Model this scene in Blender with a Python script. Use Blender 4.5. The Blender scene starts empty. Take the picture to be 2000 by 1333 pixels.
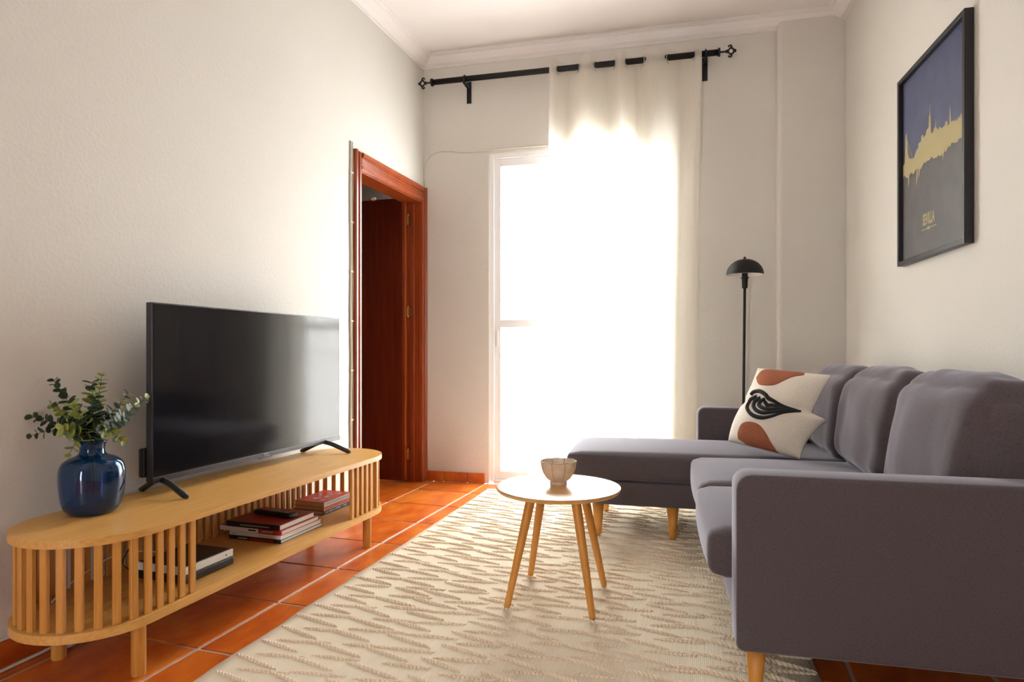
import bpy, bmesh, math, random
from mathutils import Vector, Matrix, noise
R = math.radians
PI = math.pi
random.seed(7)
scene = bpy.context.scene
COL = scene.collection

# ------------------------------------------------------------------ camera
YAW = math.atan(400.0 / 1240.0)
cd = bpy.data.cameras.new('camera')
cam = bpy.data.objects.new('camera', cd)
COL.objects.link(cam)
cam.location = (0, 0, 0.95)
cam.rotation_euler = (PI / 2, 0, YAW)
cd.sensor_width = 36.0
cd.lens = 1240.0 / 2000.0 * 36.0
cd.shift_y = 19.5 / 2000.0
cd.clip_start = 0.02
scene.camera = cam

# ------------------------------------------------------------------ world, daylight, exposure
world = bpy.data.worlds.new('sky')
scene.world = world
world.use_nodes = True
bg = world.node_tree.nodes['Background']
bg.inputs[0].default_value = (0.98, 0.985, 0.995, 1)
bg.inputs[1].default_value = 30.0
scene.view_settings.view_transform = 'Standard'
scene.view_settings.look = 'None'
scene.view_settings.exposure = 0.0
scene.view_settings.gamma = 1.0
scene.view_settings.use_curve_mapping = False

# room plan
BK = Vector((-2.045, 4.235))          # left-back corner
BA = R(4.3)
BD = Vector((math.cos(BA), math.sin(BA)))
BN = Vector((-math.sin(BA), math.cos(BA)))   # pointing outdoors
RC = Vector((0.752, 4.445))           # right-back corner
RA = R(5.0)
RV = Vector((-math.sin(RA), math.cos(RA)))   # along the right wall, away
RU = Vector((math.cos(RA), math.sin(RA)))    # into the right wall
REAR = -2.6
CEIL = 3.08
XL = -2.045


def bk(s, d, z):
    p = BK + BD * s + BN * d
    return Vector((p.x, p.y, z))


def right_x(y):
    return RC.x + (RC.y - y) * math.tan(RA)


def portal(name, loc, rot, sx, sy):
    l = bpy.data.lights.new(name, 'AREA')
    l.shape = 'RECTANGLE'
    l.size = sx
    l.size_y = sy
    l.cycles.is_portal = True
    o = bpy.data.objects.new(name, l)
    COL.objects.link(o)
    o.location = loc
    o.rotation_euler = rot
    return o


portal('balcony_daylight', bk(1.085, 0.30, 1.18), (R(-90), 0, BA), 1.18, 2.36)

portal('rear_fill_portal', (-0.84, REAR - 0.22, 1.02), (R(90), 0, 0), 0.32, 2.05)  # guides sky fill through the opening added behind the camera

# ------------------------------------------------------------------ materials
MATS = {}


def newmat(name):
    m = bpy.data.materials.new(name)
    m.use_nodes = True
    nt = m.node_tree
    b = nt.nodes['Principled BSDF']
    MATS[name] = m
    return m, nt, b


def link(nt, a, b):
    nt.links.new(a, b)


def tex_noise(nt, scale, detail=3, rough=0.5, vec=None, mapping=None):
    tc = nt.nodes.new('ShaderNodeTexCoord')
    src = tc.outputs[vec or 'Object']
    if mapping:
        mp = nt.nodes.new('ShaderNodeMapping')
        mp.inputs['Scale'].default_value = mapping
        link(nt, src, mp.inputs['Vector'])
        src = mp.outputs[0]
    n = nt.nodes.new('ShaderNodeTexNoise')
    n.inputs['Scale'].default_value = scale
    n.inputs['Detail'].default_value = detail
    n.inputs['Roughness'].default_value = rough
    link(nt, src, n.inputs['Vector'])
    return n


def ramp(nt, fac, stops):
    r = nt.nodes.new('ShaderNodeValToRGB')
    el = r.color_ramp.elements
    while len(el) < len(stops):
        el.new(0.5)
    for e, (p, c) in zip(el, stops):
        e.position = p
        e.color = (*c, 1)
    link(nt, fac, r.inputs[0])
    return r


def bump(nt, b, height, strength, dist):
    bp = nt.nodes.new('ShaderNodeBump')
    bp.inputs['Strength'].default_value = strength
    bp.inputs['Distance'].default_value = dist
    link(nt, height, bp.inputs['Height'])
    link(nt, bp.outputs[0], b.inputs['Normal'])
    return bp


def plain(name, col, rough=0.5, metal=0.0, spec=0.5, **kw):
    m, nt, b = newmat(name)
    b.inputs['Base Color'].default_value = (*col, 1)
    b.inputs['Roughness'].default_value = rough
    b.inputs['Metallic'].default_value = metal
    b.inputs['Specular IOR Level'].default_value = spec
    for k, v in kw.items():
        b.inputs[k.replace('_', ' ')].default_value = v
    n = tex_noise(nt, 60, 2)
    bump(nt, b, n.outputs['Fac'], 0.05, 0.001)
    return m


def plaster(name, col, strength=0.35):
    m, nt, b = newmat(name)
    n = tex_noise(nt, 75, 4, 0.55)
    n2 = tex_noise(nt, 1.3, 3)
    c2 = tuple(c * 0.955 for c in col)
    r = ramp(nt, n2.outputs['Fac'], [(0.3, c2), (0.7, col)])
    link(nt, r.outputs[0], b.inputs['Base Color'])
    b.inputs['Roughness'].default_value = 0.75
    b.inputs['Specular IOR Level'].default_value = 0.25
    bump(nt, b, n.outputs['Fac'], strength, 0.012)
    return m


plaster('wall_paint', (0.695, 0.667, 0.612), 0.15)
plaster('ceiling_paint', (0.84, 0.80, 0.785), 0.05)
plain('white_trim', (0.82, 0.80, 0.77), 0.5)
plain('white_aluminium', (0.88, 0.88, 0.88), 0.35)
plain('grey_plastic', (0.25, 0.25, 0.26), 0.45)
plain('black_metal', (0.008, 0.008, 0.009), 0.5, spec=0.3)
plain('black_plastic', (0.012, 0.012, 0.013), 0.38)
plain('bezel', (0.03, 0.03, 0.035), 0.35)
plain('tv_screen', (0.006, 0.006, 0.008), 0.10, spec=0.4)
plain('white_plastic', (0.78, 0.76, 0.73), 0.4)
plain('cable_white', (0.62, 0.58, 0.50), 0.5)
plain('cable_cream', (0.66, 0.62, 0.52), 0.6)
plain('eyelet_metal', (0.45, 0.42, 0.40), 0.3, 0.9)
plain('brass', (0.45, 0.26, 0.07), 0.3, 0.9)
plain('shade_inner', (0.85, 0.83, 0.80), 0.5)
plain('grout', (0.47, 0.40, 0.34), 0.85)
plain('paper', (0.78, 0.74, 0.66), 0.8)
plain('paper_tan', (0.60, 0.42, 0.24), 0.85)
plain('cover_black', (0.015, 0.012, 0.013), 0.35)
plain('cover_white', (0.74, 0.70, 0.66), 0.4)
plain('cover_red', (0.42, 0.02, 0.03), 0.35)
plain('cover_bright_red', (0.72, 0.045, 0.02), 0.4)
plain('cover_maroon', (0.24, 0.018, 0.018), 0.4)
plain('cover_orange', (0.62, 0.13, 0.03), 0.35)
plain('cover_purple', (0.05, 0.025, 0.06), 0.35)
plain('ink_black', (0.02, 0.02, 0.02), 0.6)
plain('ink_white', (0.80, 0.78, 0.74), 0.6)
plain('ink_grey', (0.40, 0.38, 0.38), 0.6)
plain('ink_cream', (0.55, 0.44, 0.22), 0.7)
plain('frame_black', (0.010, 0.009, 0.012), 0.4)
plain('rim_brown', (0.06, 0.025, 0.015), 0.4)
plain('leaf_stem', (0.11, 0.09, 0.04), 0.6)
plain('pillow_black', (0.012, 0.011, 0.014), 0.95)
plain('balcony_metal', (0.5, 0.5, 0.5), 0.5)
plain('balcony_tile', (0.62, 0.58, 0.52), 0.7)
plain('hall_painted_shade', (0.07, 0.05, 0.04), 0.8)  # gloom of the hall put into its wall colour

m, nt, b = newmat('power_light')
b.inputs['Base Color'].default_value = (0.6, 0.02, 0.01, 1)
b.inputs['Emission Color'].default_value = (1, 0.05, 0.02, 1)
b.inputs['Emission Strength'].default_value = 1.4

# terracotta tile: mottled orange, semi-gloss glaze
m, nt, b = newmat('terracotta')
oi = nt.nodes.new('ShaderNodeObjectInfo')
tc = nt.nodes.new('ShaderNodeTexCoord')
ad = nt.nodes.new('ShaderNodeVectorMath')
ad.operation = 'MULTIPLY_ADD'
ad.inputs[1].default_value = (1.0, 0.55, 1.0)
mu = nt.nodes.new('ShaderNodeMath')
mu.operation = 'MULTIPLY'
mu.inputs[1].default_value = 37.0
link(nt, oi.outputs['Random'], mu.inputs[0])
link(nt, tc.outputs['Object'], ad.inputs[0])
link(nt, mu.outputs[0], ad.inputs[2])
n = nt.nodes.new('ShaderNodeTexNoise')
n.inputs['Scale'].default_value = 9
n.inputs['Detail'].default_value = 5
n.inputs['Roughness'].default_value = 0.62
link(nt, ad.outputs[0], n.inputs['Vector'])
r = ramp(nt, n.outputs['Fac'], [(0.25, (0.32, 0.043, 0.004)), (0.5, (0.53, 0.11, 0.010)), (0.75, (0.66, 0.215, 0.03))])
link(nt, r.outputs[0], b.inputs['Base Color'])
b.inputs['Roughness'].default_value = 0.32
b.inputs['Specular IOR Level'].default_value = 0.5
bump(nt, b, n.outputs['Fac'], 0.12, 0.004)


def wood(name, c0, c1, scale, rough, axis=(1, 1, 1), coat=0.0):
    m, nt, b = newmat(name)
    n = tex_noise(nt, scale, 4, 0.6, mapping=axis)
    r = ramp(nt, n.outputs['Fac'], [(0.3, c0), (0.7, c1)])
    link(nt, r.outputs[0], b.inputs['Base Color'])
    b.inputs['Roughness'].default_value = rough
    b.inputs['Coat Weight'].default_value = coat
    b.inputs['Coat Roughness'].default_value = 0.25
    bump(nt, b, n.outputs['Fac'], 0.08, 0.002)
    return m


wood('bamboo', (0.58, 0.29, 0.065), (0.72, 0.41, 0.12), 6, 0.42, (14, 0.6, 14))
wood('bamboo_slat', (0.50, 0.21, 0.033), (0.66, 0.32, 0.065), 9, 0.45, (10, 10, 0.6))
wood('beech', (0.55, 0.22, 0.028), (0.64, 0.29, 0.048), 12, 0.42, (6, 6, 0.5))
wood('tabletop_wood', (0.55, 0.27, 0.07), (0.63, 0.34, 0.10), 8, 0.34, (1, 9, 1), 1.0)
wood('mahogany', (0.12, 0.018, 0.005), (0.20, 0.032, 0.008), 5, 0.3, (9, 9, 0.5))
wood('mahogany_trim', (0.22, 0.038, 0.008), (0.34, 0.068, 0.014), 6, 0.28, (9, 9, 0.6))

# sofa fabric: fine weave
m, nt, b = newmat('sofa_fabric')
n = tex_noise(nt, 420, 2, 0.6, mapping=(1, 1, 0.35))
n2 = tex_noise(nt, 420, 2, 0.6, mapping=(0.35, 0.35, 1))
mx = nt.nodes.new('ShaderNodeMath')
mx.operation = 'ADD'
link(nt, n.outputs['Fac'], mx.inputs[0])
link(nt, n2.outputs['Fac'], mx.inputs[1])
r = ramp(nt, mx.outputs[0], [(0.35, (0.068, 0.054, 0.057)), (0.65, (0.098, 0.080, 0.086))])
r.color_ramp.elements[0].position = 0.75
r.color_ramp.elements[1].position = 1.0
sc_ = nt.nodes.new('ShaderNodeMath')
link(nt, r.outputs[0], b.inputs['Base Color'])
b.inputs['Roughness'].default_value = 0.9
b.inputs['Specular IOR Level'].default_value = 0.2
b.inputs['Sheen Weight'].default_value = 0.45
b.inputs['Sheen Roughness'].default_value = 0.4
b.inputs['Sheen Tint'].default_value = (0.86, 0.86, 1.0, 1)
bump(nt, b, mx.outputs[0], 0.12, 0.001)

# pillow linen, tufted motif
m, nt, b = newmat('linen')
n = tex_noise(nt, 260, 2)
r = ramp(nt, n.outputs['Fac'], [(0.35, (0.66, 0.60, 0.51)), (0.65, (0.76, 0.70, 0.61))])
link(nt, r.outputs[0], b.inputs['Base Color'])
b.inputs['Roughness'].default_value = 0.9
bump(nt, b, n.outputs['Fac'], 0.25, 0.001)
m, nt, b = newmat('tuft_terracotta')
n = tex_noise(nt, 330, 2)
r = ramp(nt, n.outputs['Fac'], [(0.35, (0.25, 0.070, 0.028)), (0.65, (0.38, 0.125, 0.055))])
link(nt, r.outputs[0], b.inputs['Base Color'])
b.inputs['Roughness'].default_value = 1.0
bump(nt, b, n.outputs['Fac'], 0.8, 0.003)

# rug ground weave and tufts
m, nt, b = newmat('rug_weave')
tc = nt.nodes.new('ShaderNodeTexCoord')
w = nt.nodes.new('ShaderNodeTexWave')
w.wave_type = 'BANDS'
w.bands_direction = 'X'
w.inputs['Scale'].default_value = 55
w.inputs['Distortion'].default_value = 1.2
w.inputs['Detail'].default_value = 2
w.inputs['Detail Scale'].default_value = 20
link(nt, tc.outputs['Object'], w.inputs['Vector'])
r = ramp(nt, w.outputs['Fac'], [(0.0, (0.70, 0.61, 0.455)), (1.0, (0.81, 0.73, 0.58))])
link(nt, r.outputs[0], b.inputs['Base Color'])
b.inputs['Roughness'].default_value = 0.95
b.inputs['Specular IOR Level'].default_value = 0.1
bump(nt, b, w.outputs['Fac'], 0.4, 0.002)
plain('rug_tuft', (0.82, 0.69, 0.53), 0.95, spec=0.1)

# ceramic bowl
m, nt, b = newmat('ceramic')
n = tex_noise(nt, 30, 3)
r = ramp(nt, n.outputs['Fac'], [(0.3, (0.66, 0.51, 0.36)), (0.7, (0.76, 0.64, 0.49))])
link(nt, r.outputs[0], b.inputs['Base Color'])
b.inputs['Roughness'].default_value = 0.3

# blue glass
m, nt, b = newmat('blue_glass')
b.inputs['Roughness'].default_value = 0.02
b.inputs['Transmission Weight'].default_value = 0.92
b.inputs['IOR'].default_value = 1.5
n = tex_noise(nt, 8, 2)
r = ramp(nt, n.outputs['Fac'], [(0.3, (0.015, 0.15, 0.36)), (0.7, (0.03, 0.20, 0.46))])
link(nt, r.outputs[0], b.inputs['Base Color'])

# leaves
for nm, c0, c1 in (('leaf_dark', (0.030, 0.060, 0.032), (0.065, 0.105, 0.05)), ('leaf_light', (0.17, 0.22, 0.030), (0.26, 0.30, 0.05))):
    m, nt, b = newmat(nm)
    oi = nt.nodes.new('ShaderNodeObjectInfo')
    r = ramp(nt, oi.outputs['Random'], [(0, c0), (1, c1)])
    link(nt, r.outputs[0], b.inputs['Base Color'])
    b.inputs['Roughness'].default_value = 0.5

# window glass: clear pane with faint reflection
m = bpy.data.materials.new('window_glass')
m.use_nodes = True
MATS['window_glass'] = m
nt = m.node_tree
nt.nodes.clear()
out = nt.nodes.new('ShaderNodeOutputMaterial')
mixs = nt.nodes.new('ShaderNodeMixShader')
tr = nt.nodes.new('ShaderNodeBsdfTransparent')
tr.inputs[0].default_value = (0.96, 0.97, 0.97, 1)
gl = nt.nodes.new('ShaderNodeBsdfGlossy')
gl.inputs['Roughness'].default_value = 0.01
mixs.inputs[0].default_value = 0.05
link(nt, tr.outputs[0], mixs.inputs[1])
link(nt, gl.outputs[0], mixs.inputs[2])
link(nt, mixs.outputs[0], out.inputs[0])

# sheer curtain: woven, part see-through, part translucent
m = bpy.data.materials.new('sheer_curtain')
m.use_nodes = True
MATS['sheer_curtain'] = m
nt = m.node_tree
nt.nodes.clear()
out = nt.nodes.new('ShaderNodeOutputMaterial')
mix1 = nt.nodes.new('ShaderNodeMixShader')
mix2 = nt.nodes.new('ShaderNodeMixShader')
df = nt.nodes.new('ShaderNodeBsdfDiffuse')
tl = nt.nodes.new('ShaderNodeBsdfTranslucent')
tr = nt.nodes.new('ShaderNodeBsdfTransparent')
n = tex_noise(nt, 40, 3, mapping=(5, 5, 0.3))
r = ramp(nt, n.outputs['Fac'], [(0.3, (0.90, 0.855, 0.77)), (0.7, (0.94, 0.905, 0.83))])
link(nt, r.outputs[0], df.inputs[0])
link(nt, r.outputs[0], tl.inputs[0])
mix1.inputs[0].default_value = 0.56
mix2.inputs[0].default_value = 0.26
link(nt, df.outputs[0], mix1.inputs[1])
link(nt, tl.outputs[0], mix1.inputs[2])
link(nt, mix1.outputs[0], mix2.inputs[1])
link(nt, tr.outputs[0], mix2.inputs[2])
link(nt, mix2.outputs[0], out.inputs[0])

# poster paper: painted wash
for nm, c0, c1 in (('poster_sky', (0.055, 0.065, 0.16), (0.10, 0.115, 0.235)), ('poster_ground', (0.090, 0.078, 0.085), (0.145, 0.125, 0.130))):
    m, nt, b = newmat(nm)
    n = tex_noise(nt, 9, 5, 0.6)
    r = ramp(nt, n.outputs['Fac'], [(0.3, c0), (0.7, c1)])
    link(nt, r.outputs[0], b.inputs['Base Color'])
    b.inputs['Roughness'].default_value = 0.45


# ------------------------------------------------------------------ mesh helpers
def obj(name, bm, mat, parent=None, smooth=False, recalc=True):
    if recalc:
        bmesh.ops.recalc_face_normals(bm, faces=bm.faces[:])
    me = bpy.data.meshes.new(name)
    bm.to_mesh(me)
    bm.free()
    if smooth:
        for p in me.polygons:
            p.use_smooth = True
    return meshobj(name, me, mat, parent)


def meshobj(name, me, mat, parent=None):
    if mat and not me.materials:
        me.materials.append(MATS[mat])
    o = bpy.data.objects.new(name, me)
    COL.objects.link(o)
    if parent:
        o.parent = parent
    return o


def tag(o, label=None, cat=None, group=None, kind=None):
    if label:
        o['label'] = label
    if cat:
        o['category'] = cat
    if group:
        o['group'] = group
    if kind:
        o['kind'] = kind
    return o


def thing(name, label, cat, loc=(0, 0, 0), rz=0.0, group=None, kind=None):
    o = bpy.data.objects.new(name, None)
    COL.objects.link(o)
    o.location = loc
    o.rotation_euler = (0, 0, rz)
    return tag(o, label, cat, group, kind)


def box(bm, x0, x1, y0, y1, z0, z1, bev=0.0, seg=2):
    g = bmesh.ops.create_cube(bm, size=1.0)
    for v in g['verts']:
        v.co = Vector(((x0 + x1) / 2 + v.co.x * (x1 - x0), (y0 + y1) / 2 + v.co.y * (y1 - y0), (z0 + z1) / 2 + v.co.z * (z1 - z0)))
    if bev > 0:
        es = list({e for v in g['verts'] for e in v.link_edges})
        bmesh.ops.bevel(bm, geom=es, offset=bev, segments=seg, profile=0.5, affect='EDGES')
    return bm


def nbox(*a, **k):
    return box(bmesh.new(), *a, **k)


def prism(bm, pts, f, h0, h1):
    """polygon pts (a,b) swept from h0 to h1; f(a,b,h) -> point"""
    v0 = [bm.verts.new(f(a, b_, h0)) for a, b_ in pts]
    v1 = [bm.verts.new(f(a, b_, h1)) for a, b_ in pts]
    n_ = len(pts)
    bm.faces.new(v0)
    bm.faces.new(v1[::-1])
    for i in range(n_):
        j = (i + 1) % n_
        bm.faces.new((v0[i], v1[i], v1[j], v0[j]))
    return bm


def frame_axes(d):
    d = d.normalized()
    a = Vector((0, 0, 1)) if abs(d.z) < 0.9 else Vector((1, 0, 0))
    x = d.cross(a).normalized()
    return x, d.cross(x).normalized()


def tube(bm, pts, rad, seg=8, caps=True):
    pts = [Vector(p) for p in pts]
    if not isinstance(rad, (list, tuple)):
        rad = [rad] * len(pts)
    rings = []
    x = None
    for i, p in enumerate(pts):
        d = (pts[min(i + 1, len(pts) - 1)] - pts[max(i - 1, 0)]).normalized()
        if x is None:
            x, y = frame_axes(d)
        else:
            x = (x - d * x.dot(d)).normalized()
            y = d.cross(x)
        rings.append([bm.verts.new(p + (x * math.cos(2 * PI * k / seg) + y * math.sin(2 * PI * k / seg)) * rad[i]) for k in range(seg)])
    for a, b_ in zip(rings, rings[1:]):
        for k in range(seg):
            bm.faces.new((a[k], a[(k + 1) % seg], b_[(k + 1) % seg], b_[k]))
    if caps:
        bm.faces.new(rings[0][::-1])
        bm.faces.new(rings[-1])
    return bm


def smooth_path(pts, n_=8):
    """Catmull-Rom"""
    P = [Vector(p) for p in pts]
    P = [P[0] * 2 - P[1]] + P + [P[-1] * 2 - P[-2]]
    out = []
    for i in range(1, len(P) - 2):
        for k in range(n_):
            t = k / n_
            a, b_, c, d = P[i - 1], P[i], P[i + 1], P[i + 2]
            out.append(0.5 * ((2 * b_) + (c - a) * t + (2 * a - 5 * b_ + 4 * c - d) * t * t + (3 * b_ - a - 3 * c + d) * t ** 3))
    out.append(P[-2])
    return out


def lathe(bm, prof, seg=32, cx=0, cy=0, lobes=0, amp=0.0, cap0=True, cap1=True):
    rings = []
    for r_, z in prof:
        ring = []
        for k in range(seg):
            a = 2 * PI * k / seg
            rr = r_ * (1 - amp * (1 - abs(math.cos(lobes * a / 2)) ** 0.6)) if lobes else r_
            ring.append(bm.verts.new((cx + rr * math.cos(a), cy + rr * math.sin(a), z)))
        rings.append(ring)
    for a, b_ in zip(rings, rings[1:]):
        for k in range(seg):
            bm.faces.new((a[k], a[(k + 1) % seg], b_[(k + 1) % seg], b_[k]))
    if cap0:
        bm.faces.new(rings[0][::-1])
    if cap1:
        bm.faces.new(rings[-1])
    return bm


def cushion(bm, x0, x1, y0, y1, z0, z1, r, puff=(0, 0, 0), n_=14, fn=None):
    """rounded box with softly bulging faces"""
    g = bmesh.ops.create_cube(bm, size=2.0)
    bmesh.ops.subdivide_edges(bm, edges=bm.edges[:], cuts=n_, use_grid_fill=True)
    c = Vector(((x0 + x1) / 2, (y0 + y1) / 2, (z0 + z1) / 2))
    h = Vector(((x1 - x0) / 2, (y1 - y0) / 2, (z1 - z0) / 2))
    for v in bm.verts:
        q = v.co.copy()
        # gather vertices towards the edges so that the rounding is smooth
        e = Vector([math.copysign(abs(t) ** 0.8, t) for t in q])
        p = Vector((e.x * h.x, e.y * h.y, e.z * h.z))
        inner = Vector([max(-(h[i] - r), min(h[i] - r, p[i])) for i in range(3)])
        d = p - inner
        if d.length > 1e-9:
            m_ = max(abs(d.x), abs(d.y), abs(d.z))
            p = inner + d.normalized() * min(r, m_ if m_ > 0 else r)
        for i in range(3):
            j, k = (i + 1) % 3, (i + 2) % 3
            p[i] += q[i] * puff[i] * (1 - q[j] ** 2) * (1 - q[k] ** 2)
        p = c + p
        if fn:
            p = fn(p, q)
        v.co = p
    return bm


def text_mesh(body, size, mapf, depth=0.0, bold=0.0):
    cu = bpy.data.curves.new('lettering', 'FONT')
    cu.body = body
    cu.size = size
    cu.align_x = 'CENTER'
    cu.extrude = depth
    cu.offset = bold
    o = bpy.data.objects.new('lettering', cu)
    COL.objects.link(o)
    bpy.context.view_layer.update()
    me = bpy.data.meshes.new_from_object(o.evaluated_get(bpy.context.evaluated_depsgraph_get()))
    bpy.data.objects.remove(o)
    me.materials.clear()
    for v in me.vertices:
        v.co = mapf(v.co.x, v.co.y, v.co.z)
    return me


# ------------------------------------------------------------------ the room shell
wall_kind = dict(kind='structure')
# left wall with doorway: outline in (y,z)
DY0, DY1, DZ = 3.335, 4.205, 2.05
pts = [(REAR - 0.15, 0), (DY0, 0), (DY0, DZ), (DY1, DZ), (DY1, 0), (4.40, 0), (4.40, CEIL + 0.1), (REAR - 0.15, CEIL + 0.1)]
tag(obj('wall_left', prism(bmesh.new(), pts, lambda a, b_, h: Vector((XL - h, a, b_)), 0, 0.13), 'wall_paint'), 'textured off-white plaster wall behind the television', 'wall', kind='structure')
# back wall with the balcony door opening: outline in (s,z)
WS0, WS1, WZ = 0.495, 1.675, 2.365
pts = [(-0.14, 0), (WS0, 0), (WS0, WZ), (WS1, WZ), (WS1, 0), (2.95, 0), (2.95, CEIL + 0.1), (-0.14, CEIL + 0.1)]
tag(obj('wall_back', prism(bmesh.new(), pts, lambda a, b_, h: bk(a, h, b_), 0, 0.22), 'wall_paint'), 'cream plaster wall around the bright balcony door', 'wall', kind='structure')
# pillar beside the right corner, rounded edge
prof = [(2.805, 0.02), (2.805, -0.06)] + [(2.415 + 0.03 * (1 - math.sin(t)), -0.06 + 0.03 * (1 - math.cos(t))) for t in [i * PI / 16 for i in range(0, 9)]] + [(2.415, 0.02)]
tag(obj('wall_pillar', prism(bmesh.new(), prof, lambda a, b_, h: bk(a, b_, h), 0, CEIL), 'wall_paint'), 'shallow plastered pillar in the right back corner', 'pillar', kind='structure')
# right wall
L0 = (REAR - 0.15 - RC.y) / RV.y
pts = [(L0, 0), (0.2, 0), (0.2, CEIL + 0.1), (L0, CEIL + 0.1)]


def rw(a, d, z):
    p = RC + RV * a + RU * d
    return Vector((p.x, p.y, z))


tag(obj('wall_right', prism(bmesh.new(), pts, lambda a, b_, h: rw(a, h, b_), 0, 0.12), 'wall_paint'), 'cream plaster wall behind the sofa', 'wall', kind='structure')
# rear wall behind the viewer with a narrow opening added to let in fill daylight
XR = right_x(REAR)
pts = [(XL, 0), (-1.0, 0), (-1.0, 2.05), (-0.68, 2.05), (-0.68, 0), (XR, 0), (XR, CEIL + 0.1), (XL, CEIL + 0.1)]
tag(obj('wall_rear', prism(bmesh.new(), pts, lambda a, b_, h: Vector((a, REAR - h, b_)), 0, 0.15), 'wall_paint'), 'plaster wall behind the viewer', 'wall', kind='structure')
tag(obj('ceiling', prism(bmesh.new(), [(XL - 0.1, REAR - 0.1), (XR + 0.1, REAR - 0.1), (RC.x + 0.1, RC.y + 0.1), (XL - 0.1, BK.y + 0.1)], lambda a, b_, h: Vector((a, b_, h)), CEIL, CEIL + 0.1), 'ceiling_paint'), 'plain white ceiling', 'ceiling', kind='structure')
# cornice swept around the room with mitred corners
poly = [Vector((XL, REAR)), BK, RC, Vector((XR, REAR))]


def inset(off):
    res = []
    n_ = len(poly)
    for i in range(n_):
        p, a, c = poly[i], poly[i - 1], poly[(i + 1) % n_]
        d1 = (p - a).normalized()
        d2 = (c - p).normalized()
        n1 = Vector((d1.y, -d1.x))
        n2 = Vector((d2.y, -d2.x))
        m_ = n1 + n2
        res.append(p + m_ * (off / (m_.dot(n1))))
    return res


prof = [(0.0, 3.012), (0.018, 3.012), (0.018, 3.020), (0.028, 3.022), (0.045, 3.030), (0.068, 3.052), (0.078, 3.062), (0.080, 3.068), (0.092, 3.069), (0.094, 3.074), (0.108, 3.075), (0.110, CEIL + 0.002)]
bm = bmesh.new()
rings = [[bm.verts.new((p.x, p.y, z)) for p in inset(o_)] for o_, z in prof]
for a, b_ in zip(rings, rings[1:]):
    for i in range(4):
        bm.faces.new((a[i], a[(i + 1) % 4], b_[(i + 1) % 4], b_[i]))
tag(obj('trim_1', bm, 'ceiling_paint'), 'white moulded plaster cornice under the ceiling', 'cornice', kind='structure')

# floor: grout bed and single terracotta tiles
bm = bmesh.new()
prism(bm, [(XL, REAR), (XR, REAR), (RC.x, RC.y), (XL, BK.y)], lambda a, b_, h: Vector((a, b_, h)), -0.08, -0.003)
floor = tag(obj('floor', bm, 'grout'), 'terracotta tiled floor with pale grout', 'floor', kind='structure')


def clip(poly_, p, nrm):
    out_ = []
    for i in range(len(poly_)):
        a, b_ = poly_[i], poly_[(i + 1) % len(poly_)]
        da, db = (a - p).dot(nrm), (b_ - p).dot(nrm)
        if da >= 0:
            out_.append(a)
        if (da >= 0) != (db >= 0):
            out_.append(a + (b_ - a) * (da / (da - db)))
    return out_


T = 0.39
GAP = 0.0055


def tile_mesh(pl):
    bm = bmesh.new()
    c = sum(pl, Vector((0, 0))) / len(pl)
    lo = [bm.verts.new((p.x, p.y, -0.012)) for p in pl]
    mid = [bm.verts.new((p.x, p.y, -0.0015)) for p in pl]
    hi = [bm.verts.new((p.x + (c.x - p.x) * 0.012, p.y + (c.y - p.y) * 0.012, 0.0)) for p in pl]
    bm.faces.new(hi)
    n_ = len(pl)
    for A, B in ((lo, mid), (mid, hi)):
        for i in range(n_):
            bm.faces.new((A[i], A[(i + 1) % n_], B[(i + 1) % n_], B[i]))
    bmesh.ops.recalc_face_normals(bm, faces=bm.faces[:])
    me = bpy.data.meshes.new('tile')
    bm.to_mesh(me)
    bm.free()
    me.materials.append(MATS['terracotta'])
    return me


full = tile_mesh([Vector((GAP - T / 2, GAP - T / 2)), Vector((T / 2 - GAP, GAP - T / 2)), Vector((T / 2 - GAP, T / 2 - GAP)), Vector((GAP - T / 2, T / 2 - GAP))])
ix0 = int(math.floor((XL + 1.575) / T)) - 1
for i in range(-2, 8):
    for j in range(-11, 8):
        cx, cy = -1.575 + (i + 0.5) * T, 1.62 + (j + 0.5) * T
        pl = [Vector((cx + sx * (T / 2 - GAP), cy + sy * (T / 2 - GAP))) for sx, sy in ((-1, -1), (1, -1), (1, 1), (-1, 1))]
        p0 = list(pl)
        pl = clip(pl, Vector((XL + 0.001, 0)), Vector((1, 0)))
        pl = clip(pl, Vector((0, REAR)), Vector((0, 1))) if pl else pl
        pl = clip(pl, BK - BN * 0.001, -BN) if pl else pl
        pl = clip(pl, RC - RU * 0.001, -RU) if pl else pl
        if len(pl) < 3:
            continue
        if len(pl) == 4 and all((a - b_).length < 1e-6 for a, b_ in zip(pl, p0)):
            o = meshobj('tile', full, None, floor)
        else:
            o = meshobj('tile', tile_mesh([p - Vector((cx, cy)) for p in pl]), None, floor)
        o.location = (cx, cy, 0)

# skirting tiles
bb = thing('baseboard_left', 'low terracotta tile skirting along the television wall', 'skirting', (XL, 0, 0), kind='structure')
y = 0.1
while y < 3.20:
    y1 = min(y + T - 0.004, 3.262)
    o = obj('tile', nbox(0.0, 0.012, y, y1, 0.001, 0.078, 0.003), 'terracotta', bb)
    y += T
bb = thing('baseboard_back', 'low terracotta tile skirting left of the balcony door', 'skirting', (BK.x, BK.y, 0), BA, kind='structure')
for s0, s1 in ((0.03, 0.155), (0.158, 0.335), (0.338, 0.468)):
    obj('tile', nbox(s0, s1, -0.014, 0.0, 0.001, 0.074, 0.003), 'terracotta', bb)

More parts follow.
